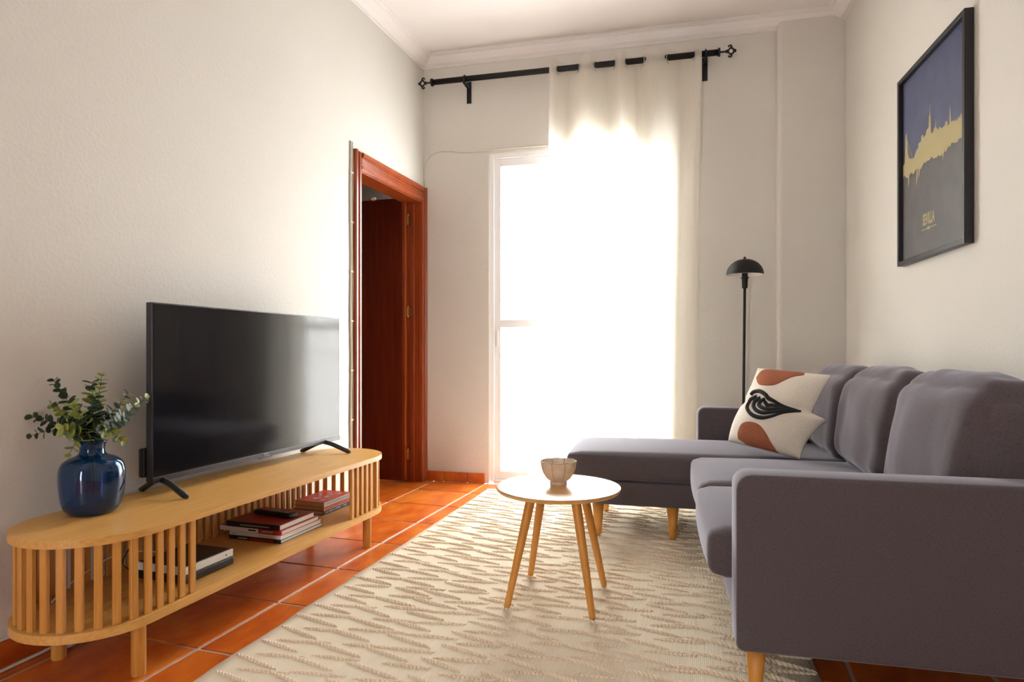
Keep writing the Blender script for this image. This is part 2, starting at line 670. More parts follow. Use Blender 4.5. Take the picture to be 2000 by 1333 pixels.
# hall beyond the doorway, its darkness painted into the walls
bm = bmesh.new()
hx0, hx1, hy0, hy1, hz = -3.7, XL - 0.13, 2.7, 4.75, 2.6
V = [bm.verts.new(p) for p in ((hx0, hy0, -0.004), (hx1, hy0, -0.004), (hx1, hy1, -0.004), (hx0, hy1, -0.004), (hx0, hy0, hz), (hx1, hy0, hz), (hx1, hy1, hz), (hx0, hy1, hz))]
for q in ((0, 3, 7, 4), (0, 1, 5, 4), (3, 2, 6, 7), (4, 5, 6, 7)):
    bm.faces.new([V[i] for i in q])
tag(obj('wall_hall', bm, 'hall_painted_shade'), 'hall behind the open brown door, darkness painted in', 'wall', kind='structure')
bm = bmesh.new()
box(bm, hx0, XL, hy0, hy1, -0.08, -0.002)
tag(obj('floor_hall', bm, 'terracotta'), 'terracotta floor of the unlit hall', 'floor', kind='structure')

# door: casing, jambs, leaf standing open into the hall
d1 = thing('door_1', 'open mahogany door with moulded frame beside the television', 'door', (XL, DY1, 0), kind='structure')


def casing(name, along0, along1, w, f):
    """moulded strip: profile across w, swept along"""
    pr_ = [(0, 0), (w, 0), (w, 0.010), (w * 0.90, 0.018), (w * 0.72, 0.018), (w * 0.66, 0.013), (w * 0.58, 0.020), (w * 0.50, 0.013), (w * 0.42, 0.020), (w * 0.34, 0.014), (w * 0.22, 0.030), (w * 0.04, 0.030), (0, 0.024)]
    return obj(name, prism(bmesh.new(), pr_, f, along0, along1), 'mahogany_trim', d1)


y_out0, y_out1, z_out = 3.272, 4.232, 2.142
y_in0, y_in1, z_in = 3.355, 4.182, 2.035
casing('casing', 0, z_out, y_in0 - y_out0, lambda a, b_, h: Vector((b_, y_out0 + a - DY1, h)))
casing('casing', 0, z_out, y_out1 - y_in1, lambda a, b_, h: Vector((b_, y_out1 - a - DY1, h)))
casing('casing', y_in0 - DY1, y_in1 - DY1, z_out - z_in, lambda a, b_, h: Vector((b_, h, z_out - a)))
obj('jamb', nbox(-0.13, 0, DY0 - DY1, y_in0 + 0.006 - DY1, 0, DZ - 0.02), 'mahogany_trim', d1)
obj('jamb', nbox(-0.13, 0, y_in1 - 0.006 - DY1, 0, 0, DZ - 0.02), 'mahogany_trim', d1)
obj('jamb', nbox(-0.13, 0, DY0 - DY1, 0, z_in - 0.006, DZ), 'mahogany_trim', d1)
obj('door_stop', nbox(-0.075, -0.045, y_in1 - 0.018 - DY1, y_in1 - 0.004 - DY1, 0, z_in - 0.006, 0.002), 'mahogany_trim', d1)
leaf = obj('leaf', nbox(-0.82, 0, -0.035, 0, 0.008, 2.06, 0.003), 'mahogany', d1)
leaf.location = (-0.105, 4.170 - DY1, 0)
leaf.rotation_euler = (0, 0, R(1.5))
obj('edge_strip', nbox(-0.022, 0.003, -0.037, 0.001, 0.010, 2.058, 0.002), 'mahogany_trim', leaf)
for hz_ in (0.20, 1.235, 1.905):
    bm = bmesh.new()
    tube(bm, [(0.014, -0.012, hz_ - 0.04), (0.014, -0.012, hz_ + 0.04)], 0.006, 8)
    box(bm, 0.002, 0.034, -0.016, -0.012, hz_ - 0.03, hz_ + 0.03)
    obj('hinge', bm, 'brass', leaf)
bm = bmesh.new()
lathe(bm, [(0.002, -0.014), (0.014, -0.012), (0.022, -0.004), (0.024, 0.002), (0.020, 0.006)], 16)
o = obj('door_hook', bm, 'white_plastic', None, True)
o.location = (-2.40, 4.118, 2.068)
tag(o, 'small white hook over the top edge of the brown door', 'hook')

# balcony door: white aluminium slider
w1 = thing('window_1', 'white aluminium sliding balcony door with glass panes', 'sliding door', (BK.x, BK.y, 0), BA, kind='structure')
obj('frame', nbox(WS0, WS0 + 0.035, 0.01, 0.11, 0, WZ, 0.003), 'white_aluminium', w1)
obj('frame', nbox(WS1 - 0.035, WS1, 0.01, 0.11, 0, WZ, 0.003), 'white_aluminium', w1)
obj('frame', nbox(WS0 + 0.035, WS1 - 0.035, 0.01, 0.11, WZ - 0.04, WZ, 0.003), 'white_aluminium', w1)
obj('sill', nbox(WS0 + 0.035, WS1 - 0.035, 0.0, 0.12, 0.0, 0.03, 0.003), 'white_aluminium', w1)
for s0, s1, d0, sw in ((WS0 + 0.036, 1.125, 0.022, 0.045), (1.07, WS1 - 0.036, 0.062, 0.105)):
    for a, c in ((s0, s0 + 0.045), (s1 - sw, s1)):
        obj('stile', nbox(a, c, d0, d0 + 0.03, 0.031, WZ - 0.041, 0.003), 'white_aluminium', w1)
    for z0, z1 in ((0.031, 0.09), (1.118, 1.173), (WZ - 0.095, WZ - 0.041)):
        obj('rail', nbox(s0 + 0.045, s1 - sw, d0, d0 + 0.03, z0, z1, 0.003), 'white_aluminium', w1)
    for z0, z1 in ((0.09, 1.118), (1.173, WZ - 0.095)):
        obj('pane', nbox(s0 + 0.045, s1 - sw, d0 + 0.013, d0 + 0.017, z0, z1), 'window_glass', w1)
obj('handle', nbox(WS0 + 0.046, WS0 + 0.062, 0.016, 0.023, 0.98, 1.10, 0.002), 'white_plastic', w1)

# balcony outside
bm = bmesh.new()
prism(bm, [(-0.4, 0.22), (2.6, 0.22), (2.6, 1.25), (-0.4, 1.25)], lambda a, b_, h: bk(a, b_, h), -0.12, -0.01)
tag(obj('floor_balcony', bm, 'balcony_tile'), 'pale balcony floor outside the glass door', 'balcony floor', kind='structure')
rail = thing('balcony_railing', 'thin metal balcony railing washed out by daylight', 'railing', bk(0, 1.15, -0.01), BA)
obj('top_rail', nbox(-0.4, 2.6, -0.02, 0.02, 0.93, 0.96), 'balcony_metal', rail)
obj('bottom_rail', nbox(-0.4, 2.6, -0.015, 0.015, 0.08, 0.105), 'balcony_metal', rail)
bar = None
for k in range(26):
    s_ = -0.38 + k * 0.118
    if bar is None:
        bar = obj('bar', tube(bmesh.new(), [(0, 0, 0.0), (0, 0, 0.935)], 0.007, 8), 'balcony_metal', rail)
        o = bar
    else:
        o = meshobj('bar', bar.data, None, rail)
    o.location = (s_, 0, 0)

# ------------------------------------------------------------------ sofa (local axes: x towards the wall, y along the wall away from the viewer)
sofa = thing('corner_sofa', 'grey fabric sofa with chaise end and tapered wooden legs', 'sofa', (0.05, 1.78, 0), RA)
FB = 'sofa_fabric'
SL = 2.19
LEGH = 0.152
rugz = 0.010


def arm(name, y0, y1):
    bm = bmesh.new()
    pts = []
    for cx, cz, a0 in ((0.03, LEGH + 0.02, PI), (0.90, LEGH + 0.02, 1.5 * PI), (0.90, 0.60, 0), (0.04, 0.582, 0.5 * PI)):
        r_ = 0.02 if cz < 0.5 else 0.02 if cx > 0.5 else 0.04
        if cx < 0.5 and cz < 0.5:
            cx = 0.02
        for i in range(5):
            a = a0 + i * PI / 8
            pts.append((cx + r_ * math.cos(a), cz + r_ * math.sin(a)))
    prism(bm, pts, lambda a, b_, h: Vector((a, h, b_)), y0, y1)
    es = [e for e in bm.edges if abs(e.verts[0].co.y - e.verts[1].co.y) < 1e-6]
    bmesh.ops.bevel(bm, geom=es, offset=0.014, segments=3, profile=0.5, affect='EDGES')
    o = obj(name, bm, FB, sofa, True)
    bm2 = bmesh.new()
    return o


def mod_smooth(o, ang=40):
    for p in o.data.polygons:
        p.use_smooth = True
    try:
        o.data.set_sharp_from_angle(angle=R(ang))
    except Exception:
        pass


mod_smooth(arm('armrest', 0, 0.125))
o = arm('armrest', SL - 0.125, SL)
o.location.x = 0.025
mod_smooth(o)
# seat base under the two seats, chaise base
obj('seat_base', cushion(bmesh.new(), 0.015, 0.86, 0.126, 1.435, LEGH + 0.005, 0.292, 0.018, n_=8), FB, sofa, True)
obj('chaise_base', cushion(bmesh.new(), -0.52, 0.86, 1.445, SL - 0.127, LEGH + 0.02, 0.298, 0.018, n_=8), FB, sofa, True)
obj('back_frame', cushion(bmesh.new(), 0.80, 0.905, 0.126, SL - 0.127, LEGH + 0.01, 0.74, 0.03, n_=10), FB, sofa, True)
obj('seat_cushion', cushion(bmesh.new(), -0.058, 0.80, 0.128, 0.784, 0.293, 0.436, 0.036, (0.012, 0.004, 0.016)), FB, sofa, True)
obj('seat_cushion', cushion(bmesh.new(), -0.045, 0.80, 0.788, 1.436, 0.293, 0.438, 0.036, (0.012, 0.004, 0.018)), FB, sofa, True)
obj('chaise_cushion', cushion(bmesh.new(), -0.655, 0.80, 1.441, SL - 0.128, 0.299, 0.436, 0.036, (0.014, 0.004, 0.018), n_=16), FB, sofa, True)


def back_fn(seed):
    def fn(p, q):
        t = max(0.0, (p.z - 0.44) / 0.43)
        # front face leans back, back face stays upright
        w_ = (1 - q.x) / 2
        p.x += 0.060 * t * w_ + 0.03 * (1 - w_) * t
        # plump sides, slightly drooping top corners, gentle wrinkles
        p.z -= 0.028 * (abs(q.y) ** 4) * t
        p.y += 0.012 * math.sin(q.y * PI) * math.sin(t * PI) * 0.6
        n3 = noise.noise(Vector((p.x * 6 + seed, p.y * 5, p.z * 7)))
        n4 = noise.noise(Vector((p.x * 10, p.y * 16 + seed, p.z * 4)))
        p.x += (0.014 * n3 + 0.006 * n4) * w_
        p.z += 0.010 * n4 * (1 if q.z > 0.6 else 0.3)
        return p
    return fn


for k, (y0, y1) in enumerate(((0.135, 0.775), (0.785, 1.425), (1.435, SL - 0.135))):
    obj('back_cushion', cushion(bmesh.new(), 0.575, 0.80, y0, y1, 0.445, 0.868 - 0.004 * k, 0.085, (0.035, 0.012, 0.022), n_=22, fn=back_fn(3.1 + k * 7.7)), FB, sofa, True)
bm = bmesh.new()
lathe(bm, [(0.012, rugz), (0.0145, rugz + 0.004), (0.027, LEGH + 0.006)], 20)
leg_me = None
for lx, ly, dz in ((0.055, 0.055, 0), (0.83, 0.055, 0), (0.83, SL - 0.06, 0), (-0.13, 1.50, 0), (-0.50, 1.50, 0), (-0.50, SL - 0.19, 0), (0.83, 1.2, 0)):
    if leg_me is None:
        o = obj('leg', bm, 'beech', sofa, True)
        leg_me = o.data
    else:
        o = meshobj('leg', leg_me, None, sofa)
    o.location = (lx, ly, 0.0)
    if lx < -0.1:
        o.scale = (1.15, 1.15, 1.13)

# ------------------------------------------------------------------ throw pillow
SO = Vector((0.05, 1.78, 0))


def suv(u, v, z):
    p = Vector((0.05, 1.78)) + RU * u + RV * v
    return Vector((p.x, p.y, z))


PE, PD, PB, PA = suv(0.148, 1.636, 0.49), suv(0.427, 1.334, 0.458), suv(0.575, 1.425, 0.838), suv(0.300, 1.700, 0.862)
p_base = (PE + PD) / 2
p_base.z = 0.455
pil = thing('throw_pillow', 'cream throw pillow with terracotta spots and black swirl on the chaise', 'pillow', p_base)
pn = (PD - PE).cross(PA - PE).normalized()      # towards the viewer or away
if pn.dot(Vector((0, 0, 0.95)) - p_base) < 0:
    pn = -pn


def edge_r(t):
    if t < 0.49:
        return 1.0 + 0.15 * (t / 0.49) ** 1.5 - 0.035 * math.sin(PI * t / 0.49)
    if t < 0.535:
        return 1.15 - (1.15 - 0.94) * (t - 0.49) / 0.045
    return 0.94 + 0.075 * ((t - 0.535) / 0.465) ** 1.6


def edge_l(t):
    return -0.03 * math.sin(PI * min(1, t / 0.5)) + 0.03 * math.exp(-((t - 0.53) / 0.05) ** 2) + (0.02 * math.sin(PI * (t - 0.5) / 0.5) if t > 0.5 else 0)


def p_plane(s, t):
    return (PE * (1 - s) + PD * s) * (1 - t) + (PA * (1 - s) + PB * s) * t


def p_surf(s, t, side):
    """s,t in motif coordinates (0..1 across / up)"""
    l, r_ = edge_l(t), edge_r(t)
    q = (s - l) / (r_ - l)
    q = max(0.0, min(1.0, q))
    th = 0.075 * (max(0.0, 4 * q * (1 - q)) ** 0.55) * (max(0.0, 4 * t * (1 - t)) ** 0.5)
    crease = math.exp(-((t - 0.52) / 0.045) ** 2)
    if side > 0:
        th *= 1 - 0.22 * crease * (0.25 + 0.75 * q)
        th += 0.006 * noise.noise(Vector((s * 5, t * 5, 1.3))) * min(1, 8 * q * (1 - q)) * min(1, 8 * t * (1 - t))
    else:
        th *= 0.62
    return p_plane(s, t) + pn * (th * side) - p_base


bm = bmesh.new()
NS, NT = 40, 48
grid = {}
for side in (1, -1):
    for j in range(NT + 1):
        t = j / NT
        for i in range(NS + 1):
            q = 0.5 - 0.5 * math.cos(PI * i / NS)
            bord = i in (0, NS) or j in (0, NT)
            if bord and side < 0:
                grid[side, i, j] = grid[1, i, j]
                continue
            s = edge_l(t) + q * (edge_r(t) - edge_l(t))
            grid[side, i, j] = bm.verts.new(p_surf(s, t, side))
for side in (1, -1):
    for j in range(NT):
        for i in range(NS):
            bm.faces.new((grid[side, i, j], grid[side, i + 1, j], grid[side, i + 1, j + 1], grid[side, i, j + 1]))
obj('cover', bm, 'linen', pil, True)


def patch(name, outline, mat, lift=0.0025):
    cx = sum(p[0] for p in outline) / len(outline)
    cy = sum(p[1] for p in outline) / len(outline)
    ol = [(p.x, p.y) for p in smooth_path([(x, y, 0) for x, y in outline + outline[:1]], 5)[:-1]]
    bm = bmesh.new()
    rings = []
    NR = 9
    for k in range(1, NR + 1):
        f = k / NR
        lf = lift if k < NR else -0.002
        ring = []
        for x, y in ol:
            s, t = cx + (x - cx) * min(f, 1), max(0.004, min(0.996, cy + (y - cy) * f))
            ring.append(bm.verts.new(p_surf(s, t, 1) + pn * lf))
        rings.append(ring)
    c = bm.verts.new(p_surf(cx, cy, 1) + pn * lift)
    n_ = len(ol)
    for i in range(n_):
        bm.faces.new((c, rings[0][i], rings[0][(i + 1) % n_]))
    for a, b_ in zip(rings, rings[1:]):
        for i in range(n_):
            bm.faces.new((a[i], a[(i + 1) % n_], b_[(i + 1) % n_], b_[i]))
    return obj(name, bm, mat, pil, True)


o = patch('tufted_spot', [(0.165, 0.04), (0.142, 0.126), (0.172, 0.216), (0.252, 0.264), (0.368, 0.279), (0.475, 0.256), (0.575, 0.192), (0.664, 0.1), (0.74, 0.006), (0.633, 0.006), (0.491, 0.006), (0.314, 0.008)], 'tuft_terracotta')
o['label'] = 'terracotta tufted half circle at the lower edge'
o = patch('tufted_spot', [(0.065, 0.855), (0.172, 0.763), (0.286, 0.729), (0.45, 0.747), (0.55, 0.825), (0.65, 0.903), (0.747, 0.952), (0.70, 0.99), (0.616, 0.994), (0.396, 0.994), (0.155, 0.99), (0.088, 0.953)], 'tuft_terracotta')
o['label'] = 'terracotta tufted drop at the upper edge'
arcs = [[(0.178, 0.606), (0.212, 0.649), (0.297, 0.659), (0.404, 0.624), (0.468, 0.583), (0.545, 0.563), (0.689, 0.525), (0.886, 0.509)],
        [(0.283, 0.585), (0.191, 0.54), (0.192, 0.451), (0.261, 0.384), (0.365, 0.344), (0.487, 0.341), (0.593, 0.374), (0.721, 0.441), (0.886, 0.503)],
        [(0.347, 0.576), (0.272, 0.532), (0.283, 0.47), (0.36, 0.417), (0.465, 0.399), (0.58, 0.422), (0.711, 0.468), (0.876, 0.506)],
        [(0.422, 0.567), (0.355, 0.538), (0.357, 0.489), (0.43, 0.459), (0.524, 0.455), (0.661, 0.485), (0.865, 0.508)],
        [(0.426, 0.537), (0.474, 0.505), (0.559, 0.515), (0.694, 0.509)]]
for a in arcs:
    path = smooth_path([(x, y, 0) for x, y in a], 6)
    P3 = [p_surf(p.x, p.y, 1) + pn * 0.001 for p in path]
    n_ = len(P3)
    rad = [0.0104 * (1 - 0.55 * max(0, (i / (n_ - 1) - 0.6) / 0.4)) for i in range(n_)]
    obj('black_swirl', tube(bmesh.new(), P3, rad, 6), 'pillow_black', pil, True)

# ------------------------------------------------------------------ rug
rug = thing('area_rug', 'cream woven rug with raised braided tufts under the round table', 'rug', (-0.58, 2.10, 0.0), R(1.5))
RX0, RX1, RY0, RY1 = -0.858, 0.858, -0.95, 2.0
bm = bmesh.new()
NXg, NYg = 40, 64
G = [[None] * (NYg + 1) for _ in range(NXg + 1)]
for i in range(NXg + 1):
    for j in range(NYg + 1):
        x = RX0 + (RX1 - RX0) * i / NXg
        y = RY0 + (RY1 - RY0) * j / NYg
        if i in (0, NXg):
            x += 0.006 * noise.noise(Vector((y * 5, i, 0))) + 0.003 * noise.noise(Vector((y * 20, i, 3)))
        z = 0.0075 + 0.0025 * noise.noise(Vector((x * 3, y * 3, 5.0)))
        G[i][j] = bm.verts.new((x, y, max(0.005, z)))
for i in range(NXg):
    for j in range(NYg):
        bm.faces.new((G[i][j], G[i + 1][j], G[i + 1][j + 1], G[i][j + 1]))
ge = bmesh.ops.extrude_face_region(bm, geom=bm.faces[:])
for v in [e for e in ge['geom'] if isinstance(e, bmesh.types.BMVert)]:
    v.co.z = 0.0006
obj('rug_base', bm, 'rug_weave', rug, True)


def bead(bm, c, a, rx, ry, rz):
    """low ellipsoid, long axis rotated by a in the plane"""
    ca, sa = math.cos(a), math.sin(a)
    rings = []
    for zf, rf in ((0.0, 1.0), (0.62, 0.80), (0.95, 0.32)):
        rings.append([bm.verts.new((c[0] + rf * (rx * math.cos(t) * ca - ry * math.sin(t) * sa), c[1] + rf * (rx * math.cos(t) * sa + ry * math.sin(t) * ca), c[2] + rz * zf)) for t in [2 * PI * k / 6 for k in range(6)]])
    for A, B in zip(rings, rings[1:]):
        for k in range(6):
            bm.faces.new((A[k], A[(k + 1) % 6], B[(k + 1) % 6], B[k]))
    bm.faces.new(rings[-1])


def tuft_mesh(kind):
    bm = bmesh.new()
    L = 0.186 if kind == 0 else 0.176
    n_ = 12
    for k in range(n_):
        f = (k + 0.5) / n_
        w_ = 0.45 + 0.55 * math.sin(PI * f) ** 0.6
        x = (f - 0.5) * L
        if kind == 0:
            bead(bm, (x, 0, 0), R(-24), 0.0165 * (0.6 + 0.4 * w_), 0.0056 * w_ + 0.001, 0.0105 * w_)
        else:
            for sgn in (-1, 1):
                bead(bm, (x + sgn * 0.003, sgn * 0.0044 * w_, 0), R(22 * sgn), 0.0105, 0.0040 * w_ + 0.0008, 0.0075 * w_)
    me = bpy.data.meshes.new('tuft')
    bm.to_mesh(me)
    bm.free()
    for p in me.polygons:
        p.use_smooth = True
    me.materials.append(MATS['rug_tuft'])
    return me


tufts = [tuft_mesh(0), tuft_mesh(1)]
spots = []
colw = 0.193
nc = int((RX1 - RX0) / colw)
for c in range(nc + 1):
    x = RX0 + 0.10 + c * colw
    y = RY0 + 0.03 + random.uniform(0, 0.10)
    k = 0
    while y < RY1 - 0.02:
        kind = k % 2
        jx = random.uniform(-0.035, 0.035) + (0.05 if kind else -0.02)
        if x + jx < RX0 + 0.10:
            jx = RX0 + 0.10 - x
        if x + jx > RX1 - 0.095:
            jx = RX1 - 0.095 - x
        spots.append((x + jx, y + random.uniform(-0.006, 0.006), R(-13.5 if kind == 0 else 5.0) + random.uniform(-0.05, 0.05), kind, random.uniform(0.8, 1.12)))
        y += 0.0505
        k += 1
cpos = Vector((0, 0, 0))


def showing(s):
    wp = Vector((-0.58 + s[0], 2.10 + s[1], 0))
    # under the sofa, or outside of the picture: last
    d = wp - Vector((0, 0, 0.95))
    fwd = -math.sin(YAW) * d.x + math.cos(YAW) * d.y
    ypix = 686 + 1240 * 0.95 / fwd
    xpix = 1000 + 1240 * (math.cos(YAW) * d.x + math.sin(YAW) * d.y) / fwd
    if ypix > 1345 or xpix < -20:
        return 1e3 + fwd
    if wp.x > 0.02 and wp.y > 1.9 or wp.y > 3.25 and wp.x > -0.6:
        return 500 + fwd
    return fwd


spots.sort(key=showing)
rest = bmesh.new()
for i, (x, y, a, kind, sc) in enumerate(spots):
    zz = 0.0065
    if i < 300:
        o = meshobj('tuft', tufts[kind], None, rug)
        o.location = (x, y, zz)
        o.rotation_euler = (0, 0, a)
        o.scale = (sc, 1.0, 1.0)
    else:
        M = Matrix.Translation((x, y, zz)) @ Matrix.Rotation(a, 4, 'Z') @ Matrix.Diagonal((sc, 1, 1, 1))
        n0 = len(rest.verts)
        rest.from_mesh(tufts[kind])
        rest.verts.ensure_lookup_table()
        for v in rest.verts[n0:]:
            v.co = M @ v.co
o = obj('raised_tufts', rest, 'rug_tuft', rug, True, recalc=False)
o['kind'] = 'stuff'

# ------------------------------------------------------------------ television bench
SX, SY0, SY1, SR = -1.775, 1.437, 2.705, 0.215
bench = thing('tv_bench', 'long bamboo television bench with rounded ends and open slatted sides', 'media bench', (SX, (SY0 + SY1) / 2, 0))
HL = (SY1 - SY0) / 2


def stadium(r_, n_=20):
    pts = []
    for i in range(n_ + 1):
        a = i * PI / n_
        pts.append((r_ * math.cos(a), HL + r_ * math.sin(a)))
    for i in range(n_ + 1):
        a = PI + i * PI / n_
        pts.append((r_ * math.cos(a), -HL + r_ * math.sin(a)))
    return pts


def slab(name, r_, z0, z1, bev):
    bm = bmesh.new()
    prism(bm, stadium(r_), lambda a, b_, h: Vector((a, b_, h)), z0, z1)
    es = [e for e in bm.edges if abs(e.verts[0].co.z - e.verts[1].co.z) < 1e-6]
    bmesh.ops.bevel(bm, geom=es, offset=bev, segments=2, profile=0.5, affect='EDGES')
    o = obj(name, bm, 'bamboo', bench)
    mod_smooth(o, 30)
    return o


slab('top', SR, 0.418, 0.440, 0.004)
slab('shelf', SR - 0.002, 0.160, 0.185, 0.004)
SLR = SR - 0.020
slat_me = nbox(-0.007, 0.007, -0.0105, 0.0105, 0.1845, 0.4185, 0.002, 1)
first = None


def slat(x, y, a):
    global first
    if first is None:
        first = obj('slat', slat_me, 'bamboo_slat', bench)
        o = first
    else:
        o = meshobj('slat', first.data, None, bench)
    o.location = (x, y, 0)
    o.rotation_euler = (0, 0, a)


STEP = 0.0408
nb = 32
for k in range(nb + 1):                                # back row
    slat(-SLR, -HL + k * (2 * HL) / nb, 0)
na = 13
for k in range(1, na + 1):                             # rounded ends
    a = k * PI / (na + 1)
    slat(SLR * math.cos(a), HL + SLR * math.sin(a), a)
    slat(SLR * math.cos(a), -HL - SLR * math.sin(a), -a)
yc = (SY0 + SY1) / 2
for y in (1.437, 1.478, 1.519, 1.560, 1.601):   # front left group
    slat(SLR, y - yc, 0)
for y in (2.525, 2.566, 2.607, 2.648, 2.688):          # front right group
    slat(SLR, y - yc, 0)
for lx in (-0.16, 0.16):
    for ly in (-HL + 0.0, HL + 0.01):
        o = obj('leg', lathe(bmesh.new(), [(0.019, 0.0), (0.020, 0.003), (0.020, 0.161)], 20, lx, ly), 'bamboo_slat', bench)
        mod_smooth(o)

# ------------------------------------------------------------------ television
tv = thing('television', 'large flat black television standing on the bamboo bench', 'television', (-1.865, 2.288, 0.4402))
TW = 0.575
obj('housing', nbox(-0.028, 0.0, -TW, TW, 0.052, 0.680, 0.003), 'bezel', tv)
obj('back_housing', nbox(-0.062, -0.0282, -TW + 0.03, TW - 0.06, 0.075, 0.35, 0.012), 'black_plastic', tv)
obj('side_housing', nbox(-0.050, -0.0282, -TW - 0.012, -TW + 0.029, 0.068, 0.17, 0.006), 'black_plastic', tv)
obj('screen', nbox(0.0, 0.0012, -TW + 0.006, TW - 0.006, 0.070, 0.675), 'tv_screen', tv)
obj('chin', nbox(0.0, 0.004, -TW, TW, 0.0495, 0.068, 0.001), 'bezel', tv)
obj('sensor_tab', nbox(-0.012, 0.003, -0.03, 0.05, 0.0455, 0.0493, 0.001), 'bezel', tv)
meshobj('logo', text_mesh('TCL', 0.020, lambda x, y, z: Vector((0.0045, 0.01 + x, 0.0525 + y))), 'ink_grey', tv)
for yy, sk in ((-0.532, -0.02), (0.445, 0.02)):
    bm = bmesh.new()
    for sgn, ex in ((1, 0.125), (-1, -0.118)):
        path = [(0.0 - 0.012, yy, 0.056), (ex * 0.35 - 0.005, yy + sk * 0.3 * sgn, 0.044), (ex * 0.95, yy + sk * sgn, 0.011), (ex * 1.05, yy + sk * 1.05 * sgn, 0.0105)]
        tube(bm, smooth_path(path, 4), [0.011] * 9 + [0.0085] * 4, 8)
    obj('foot', bm, 'black_plastic', tv, True)

# ------------------------------------------------------------------ vase and eucalyptus
VX, VY, VZ = -1.872, 1.497, 0.4402
bm = bmesh.new()
outer = [(0.050, 0.0), (0.062, 0.004), (0.078, 0.022), (0.086, 0.055), (0.0905, 0.105), (0.089, 0.140), (0.080, 0.162), (0.062, 0.175), (0.044, 0.182), (0.036, 0.190), (0.034, 0.202), (0.036, 0.216), (0.041, 0.226)]
sm = [(p.x, p.y) for p in smooth_path([(a, b_, 0) for a, b_ in outer], 3)]
inner = [(max(0.004, r_ - 0.004), max(z, 0.010)) for r_, z in sm[::-1]]
lathe(bm, sm + inner, 48)
vase = obj('glass_vase', bm, 'blue_glass', None, True)
vase.location = (VX, VY, VZ)
tag(vase, 'dark blue glass bottle vase at the left end of the bench', 'vase')

plant = thing('eucalyptus_bunch', 'bunch of green eucalyptus sprigs in the blue vase', 'plant', (VX, VY, VZ + 0.03))
rtv = Vector((math.cos(YAW), math.sin(YAW), 0))
fwv = Vector((-math.sin(YAW), math.cos(YAW), 0))


def leaf_mesh(name, mat):
    bm = bmesh.new()
    n_ = 10
    c = bm.verts.new((0, 0.55, 0.02))
    ring = [bm.verts.new((0.48 * math.sin(2 * PI * k / n_), 0.55 - 0.55 * math.cos(2 * PI * k / n_), 0.10 * abs(math.sin(2 * PI * k / n_)))) for k in range(n_)]
    for k in range(n_):
        bm.faces.new((c, ring[k], ring[(k + 1) % n_]))
    ge = bmesh.ops.extrude_face_region(bm, geom=bm.faces[:])
    for v in [e for e in ge['geom'] if isinstance(e, bmesh.types.BMVert)]:
        v.co.z -= 0.04
    bmesh.ops.recalc_face_normals(bm, faces=bm.faces[:])
    me = bpy.data.meshes.new(name)
    bm.to_mesh(me)
    bm.free()
    me.materials.append(MATS[mat])
    return me


LD, LL = leaf_mesh('leaf', 'leaf_dark'), leaf_mesh('leaf', 'leaf_light')
MOUTH = Vector((0, 0, 0.192))
# (pixel tip x, y relative to the mouth at 163,868; depth; light share)
for tx, ty, dep, light, big in ((78, 747, 0.02, 0.0, 1.0), (58, 795, 0.05, 0.35, 0.8), (54, 816, -0.02, 0.05, 1.0), (66, 851, -0.05, 0.15, 0.9), (150, 752, 0.03, 0.12, 1.25), (182, 737, 0.0, 0.38, 1.1),
                                (212, 775, 0.06, 0.2, 1.0), (258, 782, 0.03, 0.25, 0.9), (238, 818, -0.03, 0.0, 1.0), (243, 861, -0.05, 0.4, 0.9), (150, 790, -0.06, 0.75, 1.1), (146, 835, -0.10, 0.75, 1.1), (150, 884, -0.075, 0.7, 0.9)):
    tip = MOUTH + rtv * ((tx - 163) / 620) + Vector((0, 0, (868 - ty) / 620)) + fwv * dep
    droop = ty > 845
    mid = MOUTH * 0.5 + tip * 0.5 + Vector((0, 0, 0.035 if droop else 0.012)) + Vector((random.uniform(-.01, .01), random.uniform(-.01, .01), 0))
    path = smooth_path([Vector((-(tip.x) * 0.1, -(tip.y) * 0.1, 0.03)), MOUTH + (tip - MOUTH) * 0.06 + Vector((0, 0, 0.008 if not droop else 0.03)), mid, tip], 8)
    n_ = len(path)
    st = obj('sprig', tube(bmesh.new(), path, [0.0019 - 0.0011 * i / (n_ - 1) for i in range(n_)], 5), 'leaf_stem', plant, True)
    length = (tip - MOUTH).length
    pairs = max(7, int(length / 0.0135))
    for k in range(pairs):
        f = 0.30 + 0.69 * k / (pairs - 1)
        fi = f * (n_ - 1)
        i0 = min(n_ - 2, int(fi))
        p = path[i0].lerp(path[i0 + 1], fi - i0)
        d = (path[i0 + 1] - path[i0]).normalized()
        x, y = frame_axes(d)
        rot = k * R(67) + random.uniform(-0.4, 0.4)
        size = big * (0.032 - 0.013 * ((f - 0.30) / 0.69) ** 1.5) * random.uniform(0.85, 1.1)
        for s_ in (0, PI):
            ra = rot + s_
            side = x * math.cos(ra) + y * math.sin(ra)
            ydir = (side + d * random.uniform(0.25, 0.6)).normalized()
            zdir = (d - ydir * d.dot(ydir)).normalized()
            xdir = ydir.cross(zdir)
            M = Matrix((xdir * size, ydir * size, zdir * size)).transposed().to_4x4()
            M.translation = p
            is_l = random.random() < (light * 1.9 if f > 0.68 else light * 0.5)
            o = meshobj('leaf', LL if is_l else LD, None, st)
            o.matrix_local = M

# ------------------------------------------------------------------ books, remote, boxes on the bench shelf
SZ = 0.1853


